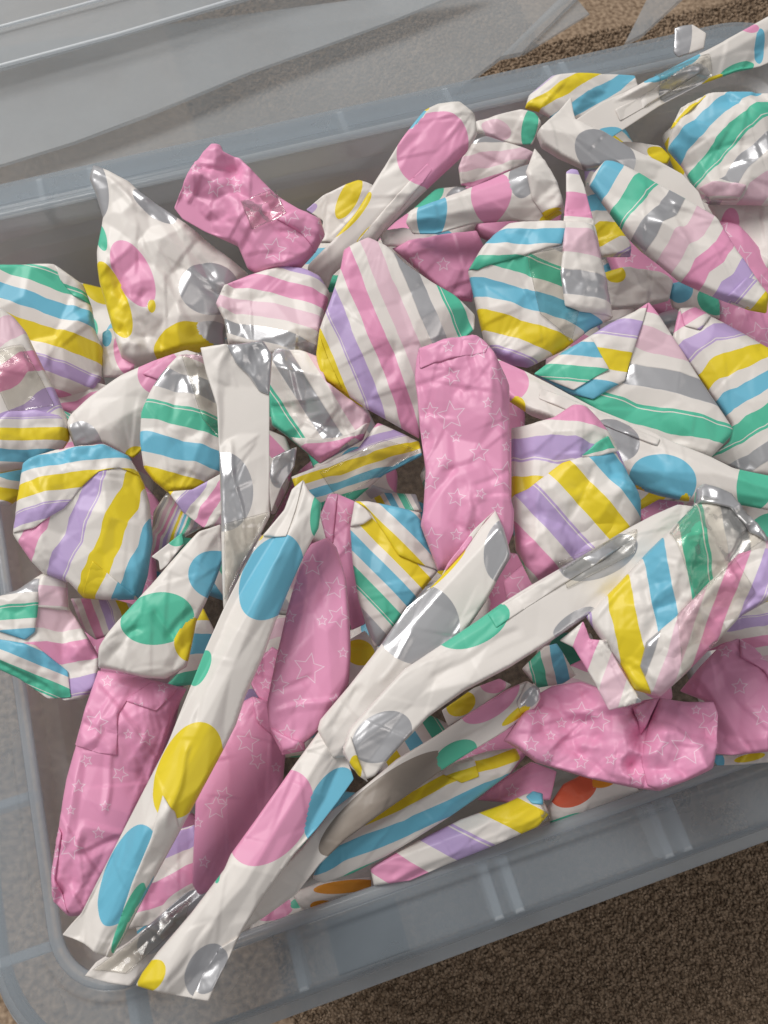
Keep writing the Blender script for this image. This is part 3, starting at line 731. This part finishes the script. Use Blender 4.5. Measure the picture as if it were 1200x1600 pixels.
gift('striped gift at the lower left edge with green, pink bands and an upright folded corner',
     '-25,940 30,922 68,896 104,900 108,950 125,975 158,1030 156,1075 130,1092 100,1095 75,1072 30,1050 -25,1020', .020, ST((105,1010,4),(115,1062,2),(1,0)), k=.4, seed=48,
     flaps=[('-25,945 30,925 68,896 66,940 60,990 45,1002 0,988 -25,975', ST((30,968,10),(25,930,8),(1,-.05)), 3, 3), ('-25,1000 0,1000 60,1010 108,1050 112,1090 75,1092 30,1060 -25,1035', ST((20,1045,10),(20,1004,12),(1,.38)), 2, 3),
            ('67,897 104,901 108,955 62,952', ST((85,925,6),(85,975,4),(1,0)), 3, 2)])
gift('pink star gift with an open folded pouch at its top, in the front left corner',
     '154,1048 199,1054 240,1063 292,1076 272,1117 252,1180 210,1280 170,1365 140,1428 109,1432 84,1409 82,1360 94,1292 105,1217 120,1162', .018,
     SR((157,1132,18,15), (195,1087,12,30), (172,1068,9,0), (129,1229,10,0), (118,1322,18,20), (170,1259,8,0), (232,1155,12,10), (191,1210,12,25), (140,1190,9,50), (205,1150,7,0), (118,1265,7,0), (160,1300,9,0)), k=.62, seed=49, creases=((205,1150,235,1240,5,16),(150,1290,230,1320,-5,14),(130,1330,190,1310,5,12),(180,1180,170,1260,-4,10)), cr=1.6,
     flaps=[('201,1099 225,1080 244,1066 280,1076 272,1090 247,1115 225,1108', SR(), 3, 3), ('154,1048 205,1056 244,1066 203,1098 190,1120 187,1182 158,1178 118,1165 135,1105', SR((157,1132,18,15), (172,1068,9,0)), 1.6, 2), ('84,1358 96,1290 104,1300 92,1370 112,1425 84,1409', SR(), 2, 3)])
gift('pink star gift lying between the two long white rolls at the front', '372,1100 395,1088 420,1096 440,1140 446,1180 442,1225 405,1292 362,1372 312,1402 300,1380 306,1250 340,1160', .006,
     SR((388,1160,18,10), (403,1190,12,30), (340,1262,18,0), (352,1243,13,20), (311,1285,8,0), (322,1345,9,10), (372,1120,9,0), (432,1200,7,0)), k=.55, seed=50, flaps=[('395,1090 420,1096 438,1135 425,1150 402,1130', SR(), 2, 3)], cr=.9)
gift('pink and white striped gift under the lower end of the yellow and blue spotted roll',
     '306,1288 312,1400 262,1440 200,1452 186,1442 215,1392 250,1330 280,1295', .004, ST((250,1400,4),(290,1318,2),(1,-.5)), k=.4, seed=51)
gift('small plain pink folded gift right of the middle of the blue and yellow spotted roll', '400,1040 425,1010 440,1020 432,1080 436,1110 405,1092 392,1070', .004, SR(), k=.5, seed=52)
# --- centre
gift('pink and pale pink striped gift with a rounded top and a violet corner',
     '337,474 350,446 391,431 447,417 474,421 500,433 516,459 505,500 500,560 470,570 420,560 400,545 357,540 350,500', .016, ST((425,456,4),(425,498,6),(1,.33),-8), k=.5, seed=53)
gift('crumpled silver and pale pink striped gift with a pink folded bottom point',
     '419,612 418,570 430,545 470,548 500,560 512,606 545,625 576,643 580,655 567,688 500,725 451,684 425,665', .014, ST((478,640,8),(540,640,6),(1,1.55)), k=.6, seed=54, creases=((440,560,470,640,-7,14),(500,600,520,660,5,14),(430,640,500,680,4,12)), cr=2.0,
     flaps=[('452,684 500,690 545,684 579,660 566,688 500,725', ST((500,700,4),(500,670,5),(1,-.15)), 2, 2)])
gift('largest striped gift in the centre with broad pink, violet and grey bands',
     '575,371 605,386 635,416 672,440 710,462 742,492 741,515 725,530 690,545 660,600 655,686 612,661 573,639 537,614 500,594 494,554 499,518 515,474 532,421 537,391', .030, ST((545,519,2),(687,519,8),(97,248)), k=.38, seed=55, cr=.8,
     flaps=[('499,524 512,560 535,610 500,594 494,554', ST((514,560,0),(535,540,1),(97,248)), 1, 1)])
gift('upright pink star tube in the centre, the brightest pink with clear white stars',
     '654,545 690,535 744,526 759,539 774,560 790,590 796,605 796,690 797,780 803,800 802,832 792,858 760,882 720,890 684,892 667,847 657,821 661,800 665,736 656,669 652,620 648,592 650,565', .052,
     SR((746,554,17,8), (700,552,8,0), (706,595,13,-20), (777,594,14,20), (672,644,13,0), (704,653,22,-5), (760,638,8,0), (777,661,17,5), (712,686,8,0), (665,680,6,0), (747,712,15,0), (789,703,7,0), (693,725,12,10), (787,748,23,10), (672,755,14,0), (712,781,14,10), (749,776,8,20), (674,844,17,0), (738,830,8,0), (775,800,9,0), (712,838,9,0), (742,858,12,0)), k=.55, seed=56, creases=((690,570,720,620,4,11),(770,560,790,620,-4,9),(705,735,664,800,6,15),(700,740,735,725,4,12),(650,605,700,590,4,11),(745,760,790,740,3,10),(715,820,760,850,3,10)), cr=1.5,
     flaps=[('654,545 700,533 744,526 762,545 756,562 720,566 680,574 656,580', SR((746,554,17,8), (700,552,8,0)), 1.6, 2)])
gift('rumpled striped gift under clear tape, left of the upright pink star tube', '455,745 500,728 560,700 590,660 655,690 660,712 600,742 545,790 500,800 470,790', .006, ST((540,700,2),(560,745,-2),(1,-.3)), k=.4, seed=57, tapes=['500,740 600,690 655,705 590,745 530,785'])
gift('silver and white twisted paper end right of the tall flat white strip', '420,760 424,716 445,705 464,698 460,730 440,760 424,800', .024, DT((444,730,20,34,20,'S')), k=.4, seed=58)
gift('small gift with green and yellow stripes in the dark hollow below the centre', '560,790 600,770 650,772 660,800 620,800', -.012, ST((630,785,10),(600,785,13),(.6,1)), k=.4, seed=59)
gift('pink and blue spotted roll passing beneath the triangular striped gift to the right edge',
     '760,556 776,560 825,582 896,620 937,642 1012,672 1050,691 1110,715 1144,732 1215,746 1215,800 1162,790 1120,786 1069,783 1030,775 990,762 950,730 900,690 862,661 830,650 795,627', .028,
     DT((787,600,40,36,10,'P'), (806,640,16,16,0,'Y'), (958,694,40,34,20,'S'), (1032,757,52,42,10,'B'), (1176,760,30,40,10,'G'), (1068,786,8,14,0,'Y'), (1000,770,18,9,20,'Y')), k=.75, seed=60, flaps=[('845,610 900,630 960,658 1030,690 1024,702 960,678 895,650 842,628', DT((958,694,40,34,20,'S')), 1.2, 1.2)], ends=((780,595,.016),(1190,770,.030)), cr=.8)
gift('round striped gift with a folded flap of diagonal yellow, blue and violet bands',
     '799,669 830,665 862,657 900,629 915,635 941,665 960,695 982,744 1000,781 1001,815 965,850 900,890 862,898 831,913 806,862 799,806', .040, ST((890,646,4),(870,702,2),(1,.12)), k=.5, seed=61, cr=1.2,
     flaps=[('799,779 825,768 874,731 904,724 958,712 982,747 1000,785 1000,815 965,850 900,890 862,898 831,913 806,862', ST((900,787,14),(862,832,16),(1,1.05)), 2.5, 4), ('902,724 925,702 945,689 960,712 930,721', ST((930,708,10),(930,740,11),(1,-.3)), 5, 2)])
gift('triangular envelope shaped striped gift with grey and green bands and a peak on top',
     '1014,472 1027,489 1072,560 1110,618 1145,669 1144,680 1125,700 1110,716 1050,700 980,670 937,650 892,618 834,586 880,552 952,507 990,489', .020, ST((1027,549,6),(1027,608,8),(1,.22)), k=.24, seed=62, cr=.6,
     flaps=[('1012,474 990,489 952,507 880,552 834,586 892,618 925,628 975,598 985,560 1003,505', ST((979,507,2),(960,556,0),(1,.12)), 2.5, 3), ('834,586 880,552 922,532 937,560 950,582 895,614', ST((914,541,12),(896,579,10),(1,.12)), 8, .6)])
gift('violet, yellow, blue and green diagonally striped gift at the right edge beside the triangular one',
     '1050,530 1061,482 1087,481 1110,496 1162,522 1215,552 1215,745 1160,738 1110,715 1140,690 1143,665 1100,600', .004, ST((1140,505,2),(1140,616,-2),(1,-.56)), k=.4, seed=63, flaps=[('1061,482 1087,481 1110,496 1092,520 1068,512', ST((1080,490,4),(1092,520,2),(1,-.5)), 1.5, 1.5)], cr=.7)
gift('crinkled dark pink gift in the gap under the pink and blue spotted roll', '995,800 1030,780 1070,785 1060,810 1010,830', .006, SR(), k=.4, seed=64, cr=2)
gift('short pink star piece with a square top left of the small blue striped gift',
     '500,806 513,772 526,771 556,784 552,830 552,862 562,930 571,975 549,985 534,900 511,850', .012, SR((539,808,12,10), (545,858,9,0), (558,920,8,0)), k=.5, seed=65, flaps=[('500,806 513,772 528,772 520,850 509,840', SR(), 2, 3)])
gift('pink star tube widening to a creased foot, between the white rolls',
     '485,851 500,845 511,840 526,855 541,907 547,975 548,1020 545,1069 520,1112 500,1140 489,1150 462,1172 440,1177 421,1140 417,1102 429,1042 447,960 466,892', .030,
     SR((489,887,17,0), (524,921,17,10), (464,919,10,0), (528,967,17,20), (504,973,8,0), (454,966,10,0), (483,1046,24,12), (438,1071,15,10), (470,1097,10,0), (536,1022,8,0), (440,1028,11,0), (450,1145,13,0), (525,1095,10,0)), k=.58, seed=66, creases=((430,1080,480,1060,4,10),(440,1110,530,1090,-5,12),(495,870,505,940,3,8)), cr=1.0,
     flaps=[('421,1136 450,1150 476,1160 478,1172 440,1180 442,1168', SR(), 3, 3)])
gift('small striped gift with blue and green bands and a folded corner, below the centre',
     '554,784 575,784 612,791 657,802 662,836 685,892 650,935 594,1009 584,1012 571,975 560,937 551,881 547,825', .022, ST((594,881,12),(590,930,10),(1,1.1)), k=.35, seed=67, cr=.8,
     flaps=[('554,784 575,784 612,791 657,802 662,836 685,892 650,882 622,870 600,835 578,802', ST((627,817,12),(596,850,14),(1,1.05)), 2.5, 3), ('554,784 574,800 582,812 568,822 547,825', DT(), 3, 2)])
gift('yellow banded white gift between the creased pink foot and the small blue striped gift', '545,1000 570,985 590,1010 570,1060 545,1075', .004, DT((562,1020,24,20,20,'Y')), k=.4, seed=68)
gift('white roll with a large silver spot and pinched top, under the longest curved roll',
     '774,797 787,825 799,870 781,900 759,941 729,985 690,1030 640,1080 590,1130 545,1182 520,1185 496,1140 500,1125 545,1072 594,1009 635,949 676,915 725,862 750,825', .044,
     DT((652,975,68,62,35,'S'), (785,862,30,50,10,'S'), (696,890,8,44,44,'Y')), k=.6, seed=69, creases=((520,1130,560,1080,4,12),(600,1060,640,1000,-3,10)), cr=.8, ends=((780,840,.052),(530,1150,.034)), flaps=[('774,797 760,812 725,862 690,900 700,880 740,828', DT((715,865,8,34,40,'P')), 2, 1.5)])
gift('longest curved white roll with a green spot, running to the big taped striped gift',
     '1100,795 1057,789 1020,805 982,825 920,862 862,896 820,920 780,945 744,971 687,1009 631,1046 590,1090 545,1140 535,1175 549,1200 572,1218 586,1212 612,1180 669,1120 725,1080 796,1043 862,1001 915,965 975,930 1060,890', .056,
     DT((736,978,58,34,-24,'G'), (930,874,64,33,-22,'S'), (893,975,38,14,-33,'S'), (597,1152,50,36,-32,'S')), k=.6, seed=70, creases=((680,1060,800,990,4,14),(900,900,980,850,4,10)), cr=1.0, ends=((1040,840,.058),(580,1150,.052)), flaps=[('760,962 800,938 862,900 920,868 975,832 990,842 930,884 868,922 812,958 772,985', DT((738,978,58,34,-24,'G'), (930,874,64,33,-22,'S')), 1.3, 1.5), ('549,1150 562,1190 575,1222 560,1212 545,1190 535,1168', DT((556,1200,10,20,0,'Y')), 2, 2)],
     tapes=['870,880 990,830 985,870 880,925'])
gift('big taped striped gift with yellow, blue, green and pink bands and a silver fold',
     '1084,791 1087,765 1099,757 1140,772 1159,799 1196,844 1215,856 1215,930 1155,964 1121,1001 1069,1054 1031,1089 990,1078 967,1035 937,997 915,964 967,911 1012,862 1050,825', .068, ST((962,975,14),(1026,975,12),(.17,1)), k=.5, seed=71, creases=((1060,960,1170,830,5,12),(980,1040,1030,1085,5,14),(1040,1000,1090,940,-4,12)), cr=1.2,
     flaps=[('1147,870 1177,862 1215,862 1215,930 1155,964 1121,1001 1069,1054 1031,1089 1016,1084 997,1042 1005,1005 1050,967 1100,915', ST((1062,960,6),(1157,960,2),(-.35,1)), 2, 3),
            ('874,1001 911,971 922,999 945,1001 964,1035 985,1070 1003,1097 951,1110 930,1069 896,1012', ST((922,1024,4),(972,1064,6),(-.35,1)), 4, 3),
            ('1084,791 1087,765 1099,757 1140,772 1159,799 1196,844 1190,852 1165,838 1135,800 1100,792', DT((1130,800,90,90,0,'S')), 4, 4)],
     tapes=['1040,840 1090,780 1160,800 1185,850 1140,880 1080,940', '1050,965 1075,940 1140,880 1170,930 1120,1000 1060,1060'], tl=8)
gift('violet striped gift at the right edge under the big taped one', '1090,1020 1120,965 1165,930 1215,915 1215,1050 1150,1010', .020, ST((1165,980,2),(1170,945,0),(1,-.25)), k=.5, seed=72)
# --- front right
gift('rumpled pink star gift lying across the front rim below the big taped gift',
     '787,1157 812,1120 840,1085 862,1072 907,1065 950,1082 975,1106 1005,1094 1031,1090 1070,1097 1114,1097 1122,1117 1119,1162 1112,1201 1069,1221 1027,1236 990,1231 919,1216 836,1191 812,1172', .034,
     SR((906,1116,18,5), (877,1130,8,0), (934,1129,16,15), (840,1121,16,0), (1018,1166,17,5), (1063,1170,26,8), (829,1164,12,0), (855,1183,8,0), (951,1187,8,10), (907,1191,11,5), (990,1214,13,0), (1031,1227,8,0), (1108,1129,19,30), (860,1150,7,0)), k=.6, seed=73, creases=((1030,1092,1004,1165,16,26),(1004,1165,1000,1228,14,22),(955,1090,995,1150,5,15),(905,1075,935,1150,4,15),(1045,1100,1075,1150,4,16),(870,1090,900,1180,4,16),(935,1150,890,1200,4,12),(1010,1170,1050,1215,-4,14)), cr=2.2,
     flaps=[('1031,1091 1070,1097 1114,1097 1122,1117 1119,1162 1112,1201 1069,1221 1027,1236 1006,1226 998,1185 1010,1135', SR((1018,1166,17,5), (1063,1170,26,8), (1031,1218,8,0), (1108,1129,19,30), (1085,1110,7,0)), 3, 9), ('985,1108 1010,1095 1031,1090 1012,1125 1000,1150', SR(), 2, 3)], pinch=((1026,1094,60),(1000,1150,34),(985,1195,24)))
gift('pink star gift at the right edge by the front rim, beside the rumpled one',
     '1062,1080 1095,1040 1125,1009 1153,997 1174,1012 1198,1040 1215,1050 1215,1172 1190,1176 1144,1180 1117,1178 1116,1120 1100,1095', .026, SR((1129,1021,9,10),(1185,1120,16,0),(1150,1075,12,0)), k=.6, seed=74, cr=1.5,
     flaps=[('1150,1030 1153,998 1174,1012 1198,1040 1215,1052 1215,1090 1185,1050', SR(), 3, 4)])
gift('blue and yellow edged gift showing under the pink gift by the right edge', '1110,1180 1150,1180 1215,1165 1215,1190 1160,1195 1120,1196', .008, DT((1118,1190,14,16,0,'B'), (1170,1184,24,6,-12,'Y')), k=.3, seed=75)
gift('striped gift with blue and green bands in the dark gap below the longest curved roll', '815,1045 850,1010 870,1005 900,1055 880,1068 840,1075', .020, ST((845,1035,10),(880,1035,12),(.25,1)), k=.4, seed=76)
gift('yellow and pink spotted gift in the dark gap beneath the longest curved roll', '690,1110 740,1075 780,1060 800,1070 745,1108 700,1135', .006, DT((720,1100,24,18,-30,'Y'), (770,1070,20,14,0,'P')), k=.4, seed=77)
gift('cream roll with a pink spot at its open end and a long brown middle',
     '822,1064 842,1076 844,1092 835,1108 790,1142 740,1172 700,1197 640,1240 590,1275 540,1312 500,1350 462,1398 420,1428 370,1462 330,1478 318,1466 400,1395 470,1325 520,1265 570,1228 620,1186 680,1150 740,1110 790,1078', .030,
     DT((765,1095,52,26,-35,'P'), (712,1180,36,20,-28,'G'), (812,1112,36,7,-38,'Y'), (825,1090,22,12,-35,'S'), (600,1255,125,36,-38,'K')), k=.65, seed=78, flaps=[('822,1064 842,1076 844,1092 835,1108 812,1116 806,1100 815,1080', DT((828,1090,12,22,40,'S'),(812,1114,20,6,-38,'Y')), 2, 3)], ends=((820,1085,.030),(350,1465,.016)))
gift('striped gift with lengthwise yellow, blue and green bands above the front rim',
     '488,1372 500,1342 520,1315 560,1282 610,1240 650,1216 700,1194 760,1174 805,1168 813,1185 795,1210 755,1240 700,1278 650,1310 600,1340 550,1365 505,1380', .006, ST((690,1226,14),(676,1270,12),(1,-.42)), k=.6, seed=79, cr=1.2, flaps=[('688,1210 700,1196 738,1188 745,1215 718,1225', ST((715,1212,14),(700,1190,15),(1,-.3)), 2, 2)])
gift('small striped roll with a blue twisted tip lying against the front rim',
     '578,1356 600,1342 640,1320 720,1280 790,1255 822,1240 845,1238 850,1252 858,1272 840,1292 780,1318 700,1350 640,1376 584,1384', .004, ST((605,1368,4),(790,1285,0),(1,.55)), k=.7, seed=80, flaps=[('820,1245 832,1236 848,1240 846,1258 828,1256', DT((835,1246,60,60,0,'B')), 2, 2)], tapes=['835,1250 855,1255 860,1280 845,1288'])
gift('orange and cream banded gift low under the lengthwise striped gift at the front rim', '455,1395 500,1378 580,1370 580,1392 520,1408 495,1425 470,1420', -.014, DT((540,1385,50,10,-6,'O'), (505,1415,20,9,0,'O')), k=.4, seed=81)
gift('cream gift with an orange red patch deep behind the blue twisted tip', '855,1262 880,1225 920,1205 985,1222 1000,1236 930,1262 860,1292', -.006, DT((895,1235,38,24,-25,'R'), (940,1222,20,9,-10,'O'), (870,1284,40,5,-20,'G')), k=.4, seed=82)
gift('pink star gift deep between the lengthwise striped gift and the rumpled pink one', '745,1250 790,1215 830,1190 870,1205 860,1250 800,1255', -.004, SR((800,1235,10,0)), k=.5, seed=83)
gift('pink and green spotted gift in the front gap right of the lowest roll', '385,1462 400,1430 440,1400 478,1392 495,1420 450,1440', -.014, DT((425,1420,34,18,-10,'P'), (468,1410,16,8,-20,'G')), k=.4, seed=84)
# --- the long rolls at the front left
gift('long white roll with two blue spots and a yellow one, ending at the left corner',
     '474,750 485,770 503,787 498,825 476,866 452,920 431,971 414,1020 384,1087 369,1132 349,1172 318,1230 285,1292 240,1375 205,1442 187,1476 174,1495 160,1490 148,1478 125,1470 97,1461 112,1443 127,1427 161,1360 199,1285 240,1206 262,1162 292,1087 322,1012 349,952 379,892 407,840 430,815 444,797 456,765', .052,
     DT((424,904,46,70,24,'B'), (297,1200,46,78,24,'Y'), (205,1360,38,84,24,'B'), (313,1044,14,30,24,'G'), (500,800,14,40,10,'G'), (402,835,10,10,0,'Y')), k=.72, seed=85, creases=((300,1170,270,1280,-4,10),(330,1060,310,1120,4,10),(200,1300,165,1400,-2,8)), cr=.75, ends=((470,800,.056),(140,1460,.036)),
     flaps=[('262,1236 280,1262 285,1292 240,1375 205,1442 187,1476 174,1495 168,1492 190,1440 215,1370 245,1300', DT((206,1432,13,66,22,'G')), 1.2, 2), ('474,750 456,765 444,797 410,838 448,842 462,800', DT(), 1.5, 2)])
gift('long white roll with a large pink and a blue spot and a yellow tip',
     '500,1140 540,1178 553,1217 526,1255 495,1295 462,1332 412,1401 375,1461 350,1512 326,1564 280,1556 240,1547 212,1540 222,1520 247,1487 300,1425 352,1356 361,1334 400,1280 455,1202', .036,
     DT((424,1277,56,82,36,'P'), (515,1258,32,64,26,'B'), (240,1522,19,30,40,'Y'), (322,1515,28,46,26,'S'), (342,1368,5,10,0,'G')), k=.68, seed=86, creases=((330,1440,270,1530,4,12),), cr=.9, ends=((520,1180,.030),(270,1540,.034)),
     flaps=[('375,1461 350,1512 326,1564 300,1560 318,1520 345,1480', DT((330,1515,22,40,26,'S')), 2, 2)])
gift('clear taped silver and cream roll end lying under the yellow tip in the corner',
     '132,1525 150,1503 200,1472 250,1430 290,1395 340,1362 362,1356 330,1400 290,1445 250,1488 205,1540 170,1536', .010, DT((270,1440,70,26,-42,'S')), k=.5, seed=87, cr=1.3, tapes=['145,1515 200,1475 300,1400 290,1440 200,1520'])

# ============================================================ the rest of the pile, seen only in the gaps
def filler():
    rg = np.random.default_rng(5)
    kinds = ['S', 'D', 'T']
    lab = dict(S='striped wrapped gift buried deep in the pile, only a sliver showing',
               D='white spotted wrapped gift buried deep in the pile, only a sliver showing',
               T='pink star wrapped gift buried deep in the pile, only a sliver showing')
    grp = dict(S='striped gifts buried deep in the pile', D='spotted gifts buried deep in the pile', T='pink star gifts buried deep in the pile')
    i = 0
    own = {
        30: 'pink star gift in the deep gap right of the pink and grey paper gable',
        40: 'striped gift buried beneath the lower half of the longest curved white roll',
        32: 'white spotted gift buried behind the left foot of the large white spotted gift',
        35: 'white spotted gift buried above the wedged pink star gift, left of the blue band',
        20: 'white spotted gift buried left of the lower half of the upright pink star tube',
        19: 'striped gift buried just right of the tall flat white strip',
        4: 'striped gift buried between the longest curved roll and the rumpled pink star gift',
        45: 'pink star gift buried between the pinched silver spotted roll and the longest curved roll',
        3: 'pink star gift buried under the open pink spotted end of the cream roll',
        7: 'striped gift buried between the blue spotted long roll and the pink star tube',
        14: 'white spotted gift buried just above the small blue and green striped gift',
        9: 'pink star gift buried below the round gift with the diagonal yellow banded flap',
        13: 'striped gift buried between the crinkled green spot gift and the long spotted roll',
        12: 'pink star gift buried right of the round violet and yellow striped gift',
        36: 'pink star gift buried at the top left corner of the green folded striped gift',
        41: 'white spotted gift buried just below the longest curved roll, left of the folded corner',
        11: 'white spotted gift buried above the silver fold of the big taped gift',
        21: 'pink star gift buried right of the top of the upright pink star tube',
        52: 'striped gift buried between the round violet striped and the upright green striped gift',
    }
    unseen = {6, 57, 59, 31, 28, 53, 17, 60, 54, 42, 39, 61, 58, 56, 51, 50, 44, 33, 29, 27, 24, 10}
    for zi, z in enumerate((-.046, -.082)):
        for gy in np.linspace(BY0 + .04, BY1 - .05, 6 - zi):
            for gx in np.linspace(BX0 + .045, BX1 - .05, 7 if zi == 0 else 5):
                x, y = gx + rg.normal(0, .008), gy + rg.normal(0, .008)
                d = (M.T @ (np.array([x, y, RIM + z]) - CAM)); cx, cy = d[0] / d[2] * FPX + 600, d[1] / d[2] * FPX + 800
                if not (-60 < cx < 1260 and -60 < cy < 1660): continue
                a = rg.uniform(0, math.pi); L, w = rg.uniform(120, 170), rg.uniform(60, 82)
                s = .36 / (d[2])
                t = np.linspace(0, 2 * math.pi, 11)[:-1]
                rr = rg.uniform(.85, 1.1, 10)
                ex, ey = np.sign(np.cos(t)) * np.abs(np.cos(t)) ** .6 * L * s * rr, np.sign(np.sin(t)) * np.abs(np.sin(t)) ** .6 * w * s * rr
                out = np.column_stack([cx + ex * math.cos(a) - ey * math.sin(a), cy + ex * math.sin(a) + ey * math.cos(a)])
                k = kinds[i % 3]; i += 1
                if k == 'S':
                    b = rg.uniform(0, math.pi); p0 = rg.integers(0, 7) * 2
                    pat = ST((cx, cy, p0), (cx - 40 * math.sin(b), cy + 40 * math.cos(b), p0 + 2), (math.cos(b), math.sin(b)))
                elif k == 'D':
                    ks = list('PYBGS'); rg.shuffle(ks)
                    pat = DT(*[(cx + dx, cy + dy, 32, 32, 0, c) for (dx, dy), c in zip(((-60, -10), (15, 30), (55, -45), (-10, -70), (90, 40)), ks)])
                else: pat = SR()
                if i in unseen: continue
                gift(own.get(i, lab[k]), out, z, pat, k=.6, g=6.5, seed=500 + i, cr=1.2, group=grp[k], face=.2)
filler()
